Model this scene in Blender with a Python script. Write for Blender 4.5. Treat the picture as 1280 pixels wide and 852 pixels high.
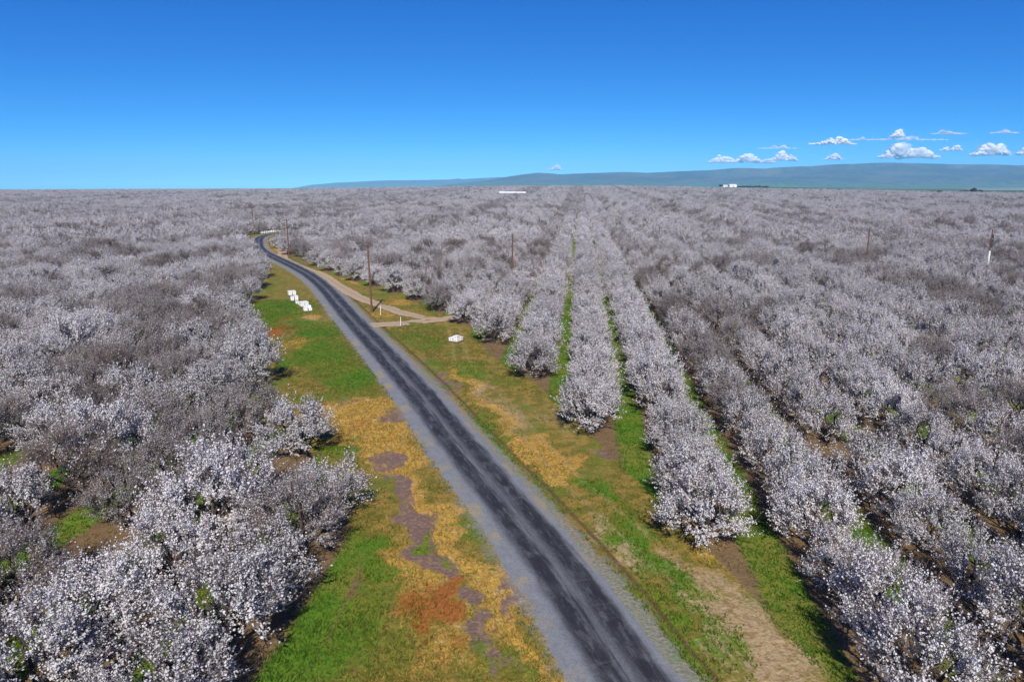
import bpy, math, random
import numpy as np
from mathutils import Vector

# ------------------------------------------------------------------ scene, camera, world, sun
for o in list(bpy.data.objects):
    bpy.data.objects.remove(o)
scene = bpy.context.scene
COL = scene.collection
FPX, PITCH, CAMZ = 881.0, math.radians(12.6), 22.0

cam_d = bpy.data.cameras.new('camera')
cam_d.sensor_width = 36.0
cam_d.lens = FPX / 1280 * 36.0
cam_d.clip_start = 0.5
cam_d.clip_end = 200000
cam = bpy.data.objects.new('camera', cam_d)
COL.objects.link(cam)
cam.location = (0, 0, CAMZ)
cam.rotation_euler = (math.pi / 2 - PITCH, 0, 0)
scene.camera = cam

SUN_EL, SUN_YAW = math.radians(41), math.radians(1.5)
world = bpy.data.worlds.new('World')
scene.world = world
world.use_nodes = True
nt = world.node_tree
nt.nodes.clear()
sky = nt.nodes.new('ShaderNodeTexSky')
sky.sky_type = 'NISHITA'
sky.sun_disc = False
sky.sun_elevation = SUN_EL
sky.sun_rotation = math.pi - SUN_YAW
sky.altitude = 6000
sky.air_density = 0.3
sky.dust_density = 0.0
sky.ozone_density = 3.0
hsv = nt.nodes.new('ShaderNodeHueSaturation')
hsv.inputs['Saturation'].default_value = 1.0
bg = nt.nodes.new('ShaderNodeBackground')
bg.inputs['Strength'].default_value = 0.15
wo = nt.nodes.new('ShaderNodeOutputWorld')
nt.links.new(sky.outputs[0], hsv.inputs['Color'])
# one even colour grade of the whole sky: a contrast curve per channel, the same in every direction
sp = nt.nodes.new('ShaderNodeSeparateXYZ')
cb = nt.nodes.new('ShaderNodeCombineXYZ')
nt.links.new(hsv.outputs[0], sp.inputs[0])
for i, (gain, power) in enumerate(((1.35, 2.0), (1.12, 1.0), (1.10, 0.55))):
    p0 = nt.nodes.new('ShaderNodeMath')
    p0.operation = 'MULTIPLY'
    p0.inputs[1].default_value = 0.145
    p1 = nt.nodes.new('ShaderNodeMath')
    p1.operation = 'POWER'
    p1.inputs[1].default_value = power
    p2 = nt.nodes.new('ShaderNodeMath')
    p2.operation = 'MULTIPLY'
    p2.inputs[1].default_value = gain / 0.145
    nt.links.new(sp.outputs[i], p0.inputs[0])
    nt.links.new(p0.outputs[0], p1.inputs[0])
    nt.links.new(p1.outputs[0], p2.inputs[0])
    nt.links.new(p2.outputs[0], cb.inputs[i])
nt.links.new(cb.outputs[0], bg.inputs['Color'])
nt.links.new(bg.outputs[0], wo.inputs['Surface'])

sun_d = bpy.data.lights.new('sun', 'SUN')
sun_d.energy = 5.0
sun_d.angle = math.radians(0.53)
sun_d.color = (1.0, 0.945, 0.84)
sun = bpy.data.objects.new('sun', sun_d)
COL.objects.link(sun)
sun.location = (0, -60, 80)
sun.rotation_euler = (math.pi / 2 - SUN_EL, 0, SUN_YAW)

vs = scene.view_settings
vs.view_transform = 'Standard'
vs.look = 'None'
vs.exposure = 0.25
vs.gamma = 1.0
vs.use_curve_mapping = False
scene.cycles.volume_bounces = 2
scene.cycles.transparent_max_bounces = 24
scene.cycles.max_bounces = 8
scene.cycles.diffuse_bounces = 4

# ------------------------------------------------------------------ helpers
rng = np.random.default_rng(7)
ROWA = math.radians(5.4)
CA, SA = math.cos(ROWA), math.sin(ROWA)


def to_uv(x, y):
    return x * CA - y * SA, x * SA + y * CA


def to_xy(u, v):
    return u * CA + v * SA, -u * SA + v * CA


def smooth(a, b, t):
    t = np.clip((t - a) / (b - a), 0, 1)
    return t * t * (3 - 2 * t)


def pix_dir(px, py):
    a, b = (px - 640) / FPX, (426 - py) / FPX
    return a, math.cos(PITCH) + b * math.sin(PITCH), -math.sin(PITCH) + b * math.cos(PITCH)


def pix_ground(px, py, z=0.0):
    dx, dy, dz = pix_dir(px, py)
    t = (z - CAMZ) / dz
    return dx * t, dy * t


def vnoise(x, y, seed=0):
    xi, yi = np.floor(x).astype(np.int64), np.floor(y).astype(np.int64)
    fx, fy = x - xi, y - yi
    fx, fy = fx * fx * (3 - 2 * fx), fy * fy * (3 - 2 * fy)

    def h(a, b):
        n = (a * 374761393 + b * 668265263 + seed * 974711) & 0xffffffff
        n = ((n ^ (n >> 13)) * 1274126177) & 0xffffffff
        return ((n ^ (n >> 16)) & 0xffff) / 65535.0
    return ((h(xi, yi) * (1 - fx) + h(xi + 1, yi) * fx) * (1 - fy)
            + (h(xi, yi + 1) * (1 - fx) + h(xi + 1, yi + 1) * fx) * fy)


def fbm(x, y, seed=0, octv=4):
    s, a, t = 0, 1.0, 0
    for k in range(octv):
        s = s + a * vnoise(x * 2 ** k, y * 2 ** k, seed + k)
        t += a
        a *= 0.5
    return s / t


# terrain height: level by the road, a low swell carrying the orchard, then a drop into the valley
EDGE_TAN = np.array([-1.4, -0.75, -0.30, 0.0, 0.15, 0.30, 0.45, 0.60, 0.75, 1.4])
EDGE_R = np.array([1500, 1500, 1550, 1600, 1550, 1280, 1230, 1150, 1100, 1000.])
EDGE_Z = np.array([4, 4, 6, 11.5, 12.0, 8.8, 7.0, 4.5, 3.0, 2.5])


def terrain(x, y):
    x, y = np.asarray(x, float), np.asarray(y, float)
    t = np.where(y > 1, x / np.maximum(y, 1), np.sign(x) * 1.4)
    er, ez = np.interp(t, EDGE_TAN, EDGE_R), np.interp(t, EDGE_TAN, EDGE_Z)
    yy = np.abs(y)
    z = ez * smooth(150, er, yy)
    amp = 2.6 * smooth(170, 420, yy) * (1 - smooth(900, 1300, yy))
    z = z + amp * (fbm(x / 170., y / 210., 11, 2) - 0.5) * 2
    # a shallow dip behind the poles on the right
    z = z - 3.0 * np.exp(-((x - 190) / 70.) ** 2 - ((y - 300) / 80.) ** 2)
    z = z + 5.5 * np.exp(-((x - 600) / 190.) ** 2 - ((y - 1700) / 220.) ** 2)
    z = z - (np.interp(t, [-.1, .2, .42], [150, 45, 9]) + ez) * smooth(er + 350, er + 1500, yy)
    return z


def new_obj(name, mesh, parent=None, mats=(), smooth_sh=False):
    for m in mats:
        if m is not None and m.name not in [q.name for q in mesh.materials if q]:
            mesh.materials.append(m)
    o = bpy.data.objects.new(name, mesh)
    COL.objects.link(o)
    if parent is not None:
        o.parent = parent
    if smooth_sh:
        mesh.polygons.foreach_set('use_smooth', np.ones(len(mesh.polygons), bool))
    return o


def mesh_np(name, V, F4=None, F3=None, mat4=None, mat3=None):
    """fast mesh from numpy arrays of quads and triangles"""
    V = np.asarray(V, np.float32).reshape(-1, 3)
    F4 = np.zeros((0, 4), int) if F4 is None else np.asarray(F4, int).reshape(-1, 4)
    F3 = np.zeros((0, 3), int) if F3 is None else np.asarray(F3, int).reshape(-1, 3)
    me = bpy.data.meshes.new(name)
    me.vertices.add(len(V))
    me.vertices.foreach_set('co', V.ravel())
    nl = 4 * len(F4) + 3 * len(F3)
    me.loops.add(nl)
    me.loops.foreach_set('vertex_index', np.concatenate([F4.ravel(), F3.ravel()]).astype(np.int32))
    me.polygons.add(len(F4) + len(F3))
    ls = np.concatenate([np.arange(len(F4)) * 4, 4 * len(F4) + np.arange(len(F3)) * 3]).astype(np.int32)
    me.polygons.foreach_set('loop_start', ls)
    if mat4 is not None or mat3 is not None:
        m = np.concatenate([np.zeros(len(F4), int) if mat4 is None else mat4,
                            np.zeros(len(F3), int) if mat3 is None else mat3]).astype(np.int32)
        me.polygons.foreach_set('material_index', m)
    me.update(calc_edges=True)
    me.validate()
    return me


def add_attr(me, name, arr, kind='FLOAT'):
    a = me.attributes.new(name, kind, 'POINT')
    key = {'FLOAT': 'value', 'FLOAT_COLOR': 'color', 'FLOAT_VECTOR': 'vector', 'INT': 'value'}[kind]
    a.data.foreach_set(key, np.asarray(arr, np.int32 if kind == 'INT' else np.float32).ravel())


class MB:
    """collects boxes and tapered tubes into one mesh"""

    def __init__(s):
        s.v, s.f = [], []

    def box(s, c, d, rz=0.0, taper=1.0):
        cx, cy, cz = c
        hx, hy, hz = d[0] / 2, d[1] / 2, d[2] / 2
        n = len(s.v)
        for k in (-1, 1):
            t = taper if k == 1 else 1
            for a, b in ((-1, -1), (1, -1), (1, 1), (-1, 1)):
                x, y = a * hx * t, b * hy * t
                s.v.append((cx + x * math.cos(rz) - y * math.sin(rz), cy + x * math.sin(rz) + y * math.cos(rz), cz + k * hz))
        s.f += [tuple(n + i for i in q) for q in ((3, 2, 1, 0), (4, 5, 6, 7), (0, 1, 5, 4), (1, 2, 6, 5), (2, 3, 7, 6), (3, 0, 4, 7))]
        return s

    def tube(s, pts, rad, n=10):
        b0 = len(s.v)
        pts = [Vector(p) for p in pts]
        for i, p in enumerate(pts):
            d = (pts[min(i + 1, len(pts) - 1)] - pts[max(i - 1, 0)]).normalized()
            a = d.orthogonal().normalized()
            b = d.cross(a)
            for k in range(n):
                th = 2 * math.pi * k / n
                s.v.append(tuple(p + (a * math.cos(th) + b * math.sin(th)) * rad[i]))
        for i in range(len(pts) - 1):
            for k in range(n):
                k2 = (k + 1) % n
                s.f.append((b0 + i * n + k, b0 + i * n + k2, b0 + (i + 1) * n + k2, b0 + (i + 1) * n + k))
        s.f.append(tuple(b0 + k for k in reversed(range(n))))
        s.f.append(tuple(b0 + (len(pts) - 1) * n + k for k in range(n)))
        return s

    def poly(s, pts, f):
        n = len(s.v)
        s.v += pts
        s.f += [tuple(n + i for i in q) for q in f]
        return s

    def mesh(s, name, mat):
        me = bpy.data.meshes.new(name)
        me.from_pydata(s.v, [], s.f)
        me.update()
        me.materials.append(mat)
        return me

    def build(s, name, mat, parent=None):
        return new_obj(name, s.mesh(name, mat), parent)


def tag(o, label=None, cat=None, group=None, kind=None):
    if label:
        o['label'] = label
    if cat:
        o['category'] = cat
    if group:
        o['group'] = group
    if kind:
        o['kind'] = kind
    return o


def empty(name, loc, rz=0.0):
    o = bpy.data.objects.new(name, None)
    o.empty_display_size = 0.3
    COL.objects.link(o)
    o.location = loc
    o.rotation_euler = (0, 0, rz)
    return o


def copy_tree(o, parent=None):
    c = o.copy()
    COL.objects.link(c)
    c.parent = parent
    for ch in list(o.children):
        copy_tree(ch, c)
    return c


# ------------------------------------------------------------------ node helpers
class NG:
    def __init__(s, name):
        s.m = bpy.data.materials.new(name)
        s.m.use_nodes = True
        s.t = s.m.node_tree
        s.t.nodes.clear()
        s.out = s.n('ShaderNodeOutputMaterial')

    def n(s, typ, **kw):
        nd = s.t.nodes.new(typ)
        for k, v in kw.items():
            setattr(nd, k, v)
        return nd

    def link(s, a, b):
        s.t.links.new(a, b)

    def val(s, sock, v):
        if isinstance(v, bpy.types.NodeSocket):
            s.link(v, sock)
        else:
            sock.default_value = v

    def attr(s, name, out='Fac'):
        nd = s.n('ShaderNodeAttribute')
        nd.attribute_name = name
        return nd.outputs[out]

    def sep(s, sock):
        nd = s.n('ShaderNodeSeparateXYZ')
        s.link(sock, nd.inputs[0])
        return nd.outputs

    def math(s, op, a, b=0.0, c=0.0, clamp=False):
        nd = s.n('ShaderNodeMath', operation=op, use_clamp=clamp)
        s.val(nd.inputs[0], a)
        s.val(nd.inputs[1], b)
        s.val(nd.inputs[2], c)
        return nd.outputs[0]

    def step(s, x, lo, hi, o0=0.0, o1=1.0):
        nd = s.n('ShaderNodeMapRange', interpolation_type='SMOOTHSTEP')
        s.val(nd.inputs['Value'], x)
        s.val(nd.inputs['From Min'], lo)
        s.val(nd.inputs['From Max'], hi)
        s.val(nd.inputs['To Min'], o0)
        s.val(nd.inputs['To Max'], o1)
        return nd.outputs['Result']

    def mix(s, fac, a, b):
        nd = s.n('ShaderNodeMix', data_type='RGBA')
        s.val(nd.inputs[0], fac)
        for i, v in ((6, a), (7, b)):
            s.val(nd.inputs[i], v if isinstance(v, bpy.types.NodeSocket) else (*v, 1))
        return nd.outputs[2]

    def mul(s, col, fac):
        nd = s.n('ShaderNodeVectorMath', operation='SCALE')
        s.link(col, nd.inputs[0])
        s.val(nd.inputs['Scale'], fac)
        return nd.outputs[0]

    def coord(s, kind='Object', scale=(1, 1, 1), rot=0.0, typ='POINT'):
        tc = s.n('ShaderNodeTexCoord')
        mp = s.n('ShaderNodeMapping', vector_type=typ)
        mp.inputs['Scale'].default_value = scale
        mp.inputs['Rotation'].default_value = (0, 0, rot)
        s.link(tc.outputs[kind], mp.inputs[0])
        return mp.outputs[0]

    def noise(s, vec, scale, detail=4.0, rough=0.55, dist=0.0):
        nd = s.n('ShaderNodeTexNoise')
        s.link(vec, nd.inputs['Vector'])
        nd.inputs['Scale'].default_value = scale
        nd.inputs['Detail'].default_value = detail
        nd.inputs['Roughness'].default_value = rough
        nd.inputs['Distortion'].default_value = dist
        return nd.outputs['Fac']

    def bsdf(s, col, rough=0.9, bump=None, bstr=0.3, bdist=0.05, spec=0.2, metal=0.0):
        b = s.n('ShaderNodeBsdfPrincipled')
        s.val(b.inputs['Base Color'], col if isinstance(col, bpy.types.NodeSocket) else (*col, 1))
        s.val(b.inputs['Roughness'], rough)
        b.inputs['Specular IOR Level'].default_value = spec
        b.inputs['Metallic'].default_value = metal
        if bump is not None:
            bp = s.n('ShaderNodeBump')
            bp.inputs['Strength'].default_value = bstr
            bp.inputs['Distance'].default_value = bdist
            s.link(bump, bp.inputs['Height'])
            s.link(bp.outputs[0], b.inputs['Normal'])
        s.link(b.outputs[0], s.out.inputs['Surface'])
        return b


def simple_mat(name, col, rough=0.8, var=0.25, scale=3.0, spec=0.25):
    g = NG(name)
    nz = g.noise(g.coord(), scale, 5)
    c = g.mix(nz, tuple(q * (1 - var) for q in col), tuple(min(1, q * (1 + var)) for q in col))
    g.bsdf(c, rough, spec=spec)
    return g.m


# ------------------------------------------------------------------ road geometry
ROAD_PTS = [(21, -25), (12.5, 5), (5.5, 27.8), (1.9, 39.6), (-5.2, 59.1), (-10.8, 74.6), (-26.0, 113.4), (-49.0, 170.6),
            (-82.5, 234.7), (-96.5, 270.0), (-104.5, 296), (-105.5, 314), (-98, 328), (-82, 337), (-58, 343), (-25, 347)]


def catmull(P, step):
    P = np.array(P, float)
    P = np.vstack([2 * P[0] - P[1], P, 2 * P[-1] - P[-2]])
    out = []
    for i in range(1, len(P) - 2):
        n = max(2, int(np.linalg.norm(P[i + 1] - P[i]) / step))
        t = np.linspace(0, 1, n, endpoint=False)[:, None]
        a, b, c, d = P[i - 1], P[i], P[i + 1], P[i + 2]
        out.append(0.5 * ((2 * b) + (c - a) * t + (2 * a - 5 * b + 4 * c - d) * t ** 2 + (3 * b - a - 3 * c + d) * t ** 3))
    return np.vstack(out + [P[-2][None]])


ROAD = catmull(ROAD_PTS, 0.8)
TRACK_UP = catmull([(-92, 303), (-90.5, 284), (-80, 247), (-66, 206), (-47.5, 174), (-38, 154), (-29.5, 137), (-19, 121), (-12.5, 114.5)], 0.8)
TRACK_JOIN = catmull([(-24.5, 109.2), (-20, 110.6), (-15, 113), (-9.5, 116.5), (-5.5, 121)], 0.6)
TRACK_DOWN = catmull([(-10, 112), (-8.5, 104), (-6.5, 88), (-3.2, 76), (1.0, 62), (4.6, 50), (8.4, 40), (11.6, 30), (16, 14)], 0.8)


def polydist(x, y, P):
    """signed distance (right of travel positive), arc length along P"""
    x, y = np.asarray(x, float).ravel(), np.asarray(y, float).ravel()
    A, B = P[:-1], P[1:]
    D = B - A
    L = np.hypot(D[:, 0], D[:, 1])
    S = np.concatenate([[0], np.cumsum(L)[:-1]])
    bd, bs, bsg = np.full(len(x), 1e9), np.zeros(len(x)), np.ones(len(x))
    for i in range(0, len(x), 20000):
        X, Y = x[i:i + 20000, None], y[i:i + 20000, None]
        t = np.clip(((X - A[:, 0]) * D[:, 0] + (Y - A[:, 1]) * D[:, 1]) / (L ** 2), 0, 1)
        qx, qy = X - (A[:, 0] + t * D[:, 0]), Y - (A[:, 1] + t * D[:, 1])
        d2 = qx ** 2 + qy ** 2
        k = d2.argmin(1)
        r = np.arange(len(k))
        bd[i:i + 20000] = np.sqrt(d2[r, k])
        bs[i:i + 20000] = S[k] + t[r, k] * L[k]
        bsg[i:i + 20000] = np.sign(qx[r, k] * D[k, 1] - qy[r, k] * D[k, 0])
    return bd * np.where(bsg == 0, 1, bsg), bs


# orchard rows: lines u = const; the blocks on either side of the road are set out separately
SPACE_U, SPACE_V = 6.65, 4.85
UR0, UL0 = 1.7, -16.2
# front end of each row (v) on the right of the road, by u ; back end on the left of the road
R_END_U = np.array([-140, -118, -85, -54.7, -38, -30.5, -21, -16.9, -11.2, -4.6, 1.4, 7.7, 15, 22, 40])
R_END_V = np.array([285, 262, 205, 162, 142, 131, 115, 108.5, 90.3, 78, 61.6, 43.5, 22, 6, -10])
L_END_U = np.array([-150, -128, -105, -85, -75, -66, -57, -50, -43.5, -36.3, -29.6, -22.9, -16.2, -5])
L_END_V = np.array([300, 262, 215, 178, 160, 139, 110, 99, 87, 73.5, 59.5, 53.2, 42.6, 20])


def orchard_weight(x, y):
    u, v = to_uv(x, y)
    r = smooth(-3.0, .2, v - np.interp(u, R_END_U, R_END_V)) * (u > -118)
    l = smooth(-3.6, -.2, np.interp(u, L_END_U, L_END_V) - v) * (u < -12.0)
    return np.maximum(np.maximum(r, l), v > 338)


def orchard_side(x, y):
    """+1 right block, -1 left block, 0 verge / outside"""
    u, v = to_uv(x, y)
    r = (v > np.interp(u, R_END_U, R_END_V) - 2.6) & (u > -118)
    l = (v < np.interp(u, L_END_U, L_END_V) + 2.6) & (u < -12.5)
    far = (v > 338)
    return np.where(far, 1, np.where(r, 1, np.where(l, -1, 0)))


# ------------------------------------------------------------------ ground zones (weights 0..1)
def blobs(x, y, lst):
    w = np.zeros_like(x)
    for px, py, rl, rw, k in lst:      # pixel, radius along the road, radius across, strength
        cx, cy = pix_ground(px, py)
        i = np.argmin((ROAD[:, 0] - cx) ** 2 + (ROAD[:, 1] - cy) ** 2)
        i = min(max(i, 1), len(ROAD) - 2)
        t = ROAD[i + 1] - ROAD[i - 1]
        t = t / np.hypot(*t)
        dx, dy = x - cx, y - cy
        a, b = dx * t[0] + dy * t[1], dx * t[1] - dy * t[0]
        w = np.maximum(w, k * np.exp(-0.7 * ((a / rl) ** 2 + (b / rw) ** 2)))
    return w


GREEN = [(405, 440, 9, 4, 1), (440, 470, 7, 3.5, .95), (395, 415, 6, 3.5, 1), (350, 385, 11, 6, .95), (325, 402, 6, 4, 1), (380, 402, 4, 2, .9),
         (430, 785, 4, 2.2, .8), (380, 825, 5, 2.6, .85), (460, 690, 3.5, 1.2, 1), (428, 562, 2.2, 1.6, 1), (350, 640, 3, 2, .9), (360, 455, 3, 2, .8),
         (545, 680, 2.6, .6, .75), (600, 810, 4, 1, .6), (640, 840, 3, 1.2, .55), (470, 830, 4, 2, .5), (310, 330, 16, 5, .6),
         (690, 650, 10, 1.3, .75), (620, 545, 9, 1.2, .7), (760, 740, 8, 1.5, .7), (840, 800, 6, 1.8, .7), (545, 430, 5, 3, .65), (520, 420, 5, 2.2, .6),
         (740, 605, 3, 1.0, 1), (810, 700, 6, .9, .95), (850, 745, 3, .7, .9), (790, 650, 5, 1.2, .7), (880, 770, 5, 1.0, .8), (590, 462, 4, 1.2, .9), (690, 395, 3, 2, .6)]
YELLOW = [(440, 512, 5, 5, .95), (490, 560, 8, 3, .9), (470, 530, 6, 4, .9), (430, 545, 3, 2, .8), (520, 700, 8, 4, .55), (550, 650, 10, 1.2, .95), (600, 720, 9, 1.0, .8), (655, 800, 8, .8, .9), (505, 605, 5, 1.6, .85),
          (390, 396, 4, 2, .9), (370, 430, 4, 2.5, .8), (325, 306, 18, 3, .95), (318, 300, 12, 4, .95), (580, 785, 6, 2, .6), (500, 720, 5, 2, .7), (540, 800, 5, 3, .6),
          (585, 475, 7, 1.2, .95), (620, 515, 6, 1.0, .9), (670, 560, 7, 1.2, .95), (715, 582, 3, 1.6, .95), (420, 372, 14, 1.4, 1), (380, 338, 16, 1.5, 1), (345, 312, 14, 1.5, 1),
          (500, 378, 5, 3, .8), (440, 350, 12, 2, .75), (395, 322, 12, 2, .7), (700, 650, 14, .35, .7), (905, 700, 5, 2, .6), (950, 740, 4, 1.5, .6), (480, 392, 4, 2.5, .7)]
BARE = [(500, 610, 3.0, 1.5, 1), (525, 660, 4.0, 1.4, 1.05), (540, 690, 2.5, 1.1, 1), (480, 575, 2.5, 1.2, .8), (590, 770, 2.6, .7, .95), (610, 815, 2.2, .6, .95), (580, 745, 1.6, .5, .9), (500, 520, 2.5, 2, .7),
        (625, 745, 2.2, .7, .7), (770, 570, 2.2, 1.4, .8), (520, 450, 6, .8, .55), (560, 480, 7, .6, .8), (430, 500, 3, 2, .55), (310, 470, 6, 3, .5), (400, 398, 5, 2, .45)]
RED = [(530, 742, 1.9, .9, .95), (552, 722, 1.3, .8, .95), (505, 765, 1.7, 1.0, .85), (560, 780, 2, .8, .6), (344, 405, 5, 1.5, .95), (338, 415, 4, 1.5, .9), (352, 396, 4, 1.4, .85), (445, 530, 3, 2, .55)]
SAND = [(790, 690, 4, .9, .8), (760, 655, 3, .9, .8), (930, 790, 7, 2.0, .95), (900, 750, 6, 1.3, .85), (960, 840, 5, 1.6, .9), (640, 520, 6, 1.8, .75), (610, 490, 5, 1.4, .8), (700, 530, 6, 3, .6), (385, 398, 4, 2.5, .7), (870, 735, 4, .9, .8)]


def zones(x, y):
    x0, y0 = x, y
    x = x + (fbm(x0 * .33, y0 * .33, 81, 2) - .5) * 3.4 + (fbm(x0 * 1.1, y0 * 1.1, 83, 2) - .5) * 1.6
    y = y + (fbm(x0 * .33, y0 * .33, 91, 2) - .5) * 4.5 + (fbm(x0 * 1.1, y0 * 1.1, 93, 2) - .5) * 2.0
    W = {'green': blobs(x, y, GREEN), 'yellow': blobs(x, y, YELLOW), 'bare': blobs(x, y, BARE),
         'red': blobs(x, y, RED), 'sand': blobs(x, y, SAND)}
    x, y = x0, y0
    td, _ = polydist(x, y, TRACK_DOWN)
    W['sand'] = np.maximum(W['sand'], 0.62 * (np.exp(-((np.abs(td) - 0.8) / 0.55) ** 2)))
    side = orchard_side(x, y)
    u, v = to_uv(x, y)
    off = np.where((u < np.interp(v, [20, 60, 110, 200, 300], [-11, -15, -34, -80, -122])) & (v < 338), UL0, UR0)
    du = np.abs((u - off + SPACE_U / 2) % SPACE_U - SPACE_U / 2)
    return W, side, du


# ------------------------------------------------------------------ materials of the setting
def ground_material():
    g = NG('ground_soil_and_grass')
    co = g.coord()
    w1, w2 = g.sep(g.attr('w1', 'Vector')), g.sep(g.attr('w2', 'Vector'))
    rowd, dist = g.attr('rowd'), g.attr('roadd')
    nb = g.noise(co, 0.16, 5, .6)
    nm = g.noise(co, 0.9, 5, .62)
    nf = g.noise(co, 5.0, 4, .65)
    streak = g.noise(g.coord(scale=(.34, 1.7, 1), rot=math.radians(17), typ='TEXTURE'), 1.1, 5, .68)
    # base olive grass with straw
    base = g.mix(g.step(nm, .38, .62), (0.135, 0.125, 0.022), (0.28, 0.185, 0.045))
    base = g.mix(g.step(nb, .45, .68), base, (0.10, 0.15, 0.018))

    def layer(c, w, col, lo=.42, hi=.62, amp=.75, nz=None):
        t = g.math('ADD', w, g.math('MULTIPLY', g.math('SUBTRACT', nm if nz is None else nz, .5), amp))
        t = g.math('ADD', t, g.math('MULTIPLY', g.math('SUBTRACT', nf, .5), .35))
        return g.mix(g.step(t, lo, hi), c, col)
    n3 = g.noise(co, 2.1, 5, .68, .6)
    straw = g.mix(g.step(streak, .35, .65), (0.52, 0.32, 0.06), (0.33, 0.19, 0.05))
    straw = g.mix(g.step(n3, .54, .66), straw, (0.15, 0.15, 0.025))
    straw = g.mix(g.step(n3, .44, .34), straw, (0.24, 0.12, 0.055))
    straw = g.mix(g.math('MULTIPLY', g.step(nm, .56, .70), .7), straw, (0.56, 0.43, 0.19))
    grn = g.mix(nf, (0.05, 0.145, 0.010), (0.115, 0.20, 0.015))
    grn = g.mix(g.step(nb, .40, .62), grn, (0.16, 0.17, 0.02))
    soil = g.mix(nf, (0.14, 0.085, 0.07), (0.21, 0.135, 0.11))
    sand = g.mix(streak, (0.46, 0.34, 0.20), (0.32, 0.22, 0.12))
    c = layer(base, w1[1], straw, .40, .66, .9, streak)
    c = layer(c, w1[2], g.mix(g.step(n3, .5, .62), soil, (0.25, 0.17, 0.10)), .40, .62, .9, streak)
    c = layer(c, w2[0], g.mix(nf, (0.22, 0.06, 0.02), (0.36, 0.15, 0.03)), .35, .75, .7)
    c = layer(c, w1[0], grn, .38, .68, .8)
    c = layer(c, g.math('MULTIPLY', w2[1], .92), g.mix(g.step(n3, .46, .62), sand, (0.25, 0.17, 0.07)), .40, .85, 1.1, streak)
    # orchard floor: mown green middles, sprayed brown strips under the trees
    du = g.math('ADD', rowd, g.math('MULTIPLY', g.math('SUBTRACT', nm, .5), 1.3))
    mid = g.mix(g.step(nb, .4, .62), grn, (0.17, 0.17, 0.03))
    under = g.mix(nm, (0.11, 0.07, 0.035), (0.24, 0.16, 0.08))
    orch = g.mix(g.step(du, 1.75, 2.35), under, mid)
    c = g.mix(g.step(g.math('ADD', w2[2], g.math('MULTIPLY', g.math('SUBTRACT', nm, .5), .8)), .3, .8), c, orch)
    # gravel crumbs spilling from the shoulder
    ad = g.math('ABSOLUTE', dist)
    gr = g.step(g.math('ADD', ad, g.math('MULTIPLY', g.math('SUBTRACT', nm, .5), 3.0)), 2.6, 3.7, 1, 0)
    c = g.mix(g.math('MULTIPLY', gr, .75), c, g.mix(nf, (0.17, 0.16, 0.14), (0.31, 0.29, 0.26)))
    # the washed-out rut beside the road
    rut = g.step(g.math('ABSOLUTE', g.math('SUBTRACT', dist, g.math('ADD', 3.55, g.math('MULTIPLY', nb, .5)))), .05, .24, 1, 0)
    c = g.mix(g.math('MULTIPLY', rut, .8), c, (0.10, 0.06, 0.035))
    # valley fields beyond the orchard
    fld = g.n('ShaderNodeTexVoronoi')
    fld.inputs['Scale'].default_value = 0.0011
    g.link(co, fld.inputs['Vector'])
    fs = g.sep(fld.outputs['Color'])
    fc = g.mix(fs[0], (0.055, 0.10, 0.02), (0.13, 0.14, 0.05))
    fc = g.mix(g.noise(co, .006, 4), fc, (0.06, 0.12, 0.02))
    c = g.mix(g.attr('field'), c, fc)
    c = g.mul(c, g.step(nf, .2, .8, .72, 1.25))
    hgt = g.math('ADD', nf, g.math('MULTIPLY', nm, 1.5))
    g.bsdf(c, .95, bump=hgt, bstr=.7, bdist=.12, spec=.1)
    return g.m


def asphalt_material():
    g = NG('worn_asphalt')
    d, s = g.attr('across'), g.attr('along')
    cmb = g.n('ShaderNodeCombineXYZ')
    g.link(d, cmb.inputs[0])
    g.link(g.math('MULTIPLY', s, .06), cmb.inputs[1])
    st = g.noise(cmb.outputs[0], 3.2, 6, .68)          # long streaks in the driving direction
    cmb2 = g.n('ShaderNodeCombineXYZ')
    g.link(g.math('MULTIPLY', d, .25), cmb2.inputs[0])
    g.link(s, cmb2.inputs[1])
    cr = g.noise(cmb2.outputs[0], 1.6, 4, .6)
    fine = g.noise(g.coord(), 9, 5, .7)
    patch = g.noise(g.coord(), .35, 4, .6)

    def band(c, w):
        return g.step(g.math('ABSOLUTE', g.math('SUBTRACT', g.math('ADD', d, g.math('MULTIPLY', g.math('SUBTRACT', st, .5), 1.5)), c)), w * .25, w * 1.1, 1, 0)
    cmb3 = g.n('ShaderNodeCombineXYZ')
    g.link(d, cmb3.inputs[0])
    g.link(g.math('MULTIPLY', s, .22), cmb3.inputs[1])
    blot = g.noise(cmb3.outputs[0], 2.6, 6, .72)
    dark = g.math('ADD', band(-.85, .95), band(.95, 1.02), clamp=True)
    col = g.mix(g.step(st, .32, .68), (0.09, 0.094, 0.105), (0.18, 0.185, 0.195))
    col = g.mix(g.math('MULTIPLY', g.math('MULTIPLY', dark, g.step(patch, .22, .55, .7, 1.0)), g.step(blot, .34, .52, .5, 1.0)), col, g.mix(st, (0.012, 0.012, 0.015), (0.034, 0.034, 0.040)))
    col = g.mix(g.math('MULTIPLY', g.step(cr, .58, .72), .35), col, (0.13, 0.125, 0.125))
    edge = g.step(g.math('ADD', g.math('ABSOLUTE', d), g.math('MULTIPLY', g.math('SUBTRACT', patch, .5), 1.1)), 1.45, 2.05)
    col = g.mix(edge, col, (0.19, 0.20, 0.215))
    col = g.mul(col, g.step(fine, .2, .8, .7, 1.3))
    g.bsdf(col, .8, bump=fine, bstr=.35, bdist=.03, spec=.25)
    return g.m


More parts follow.
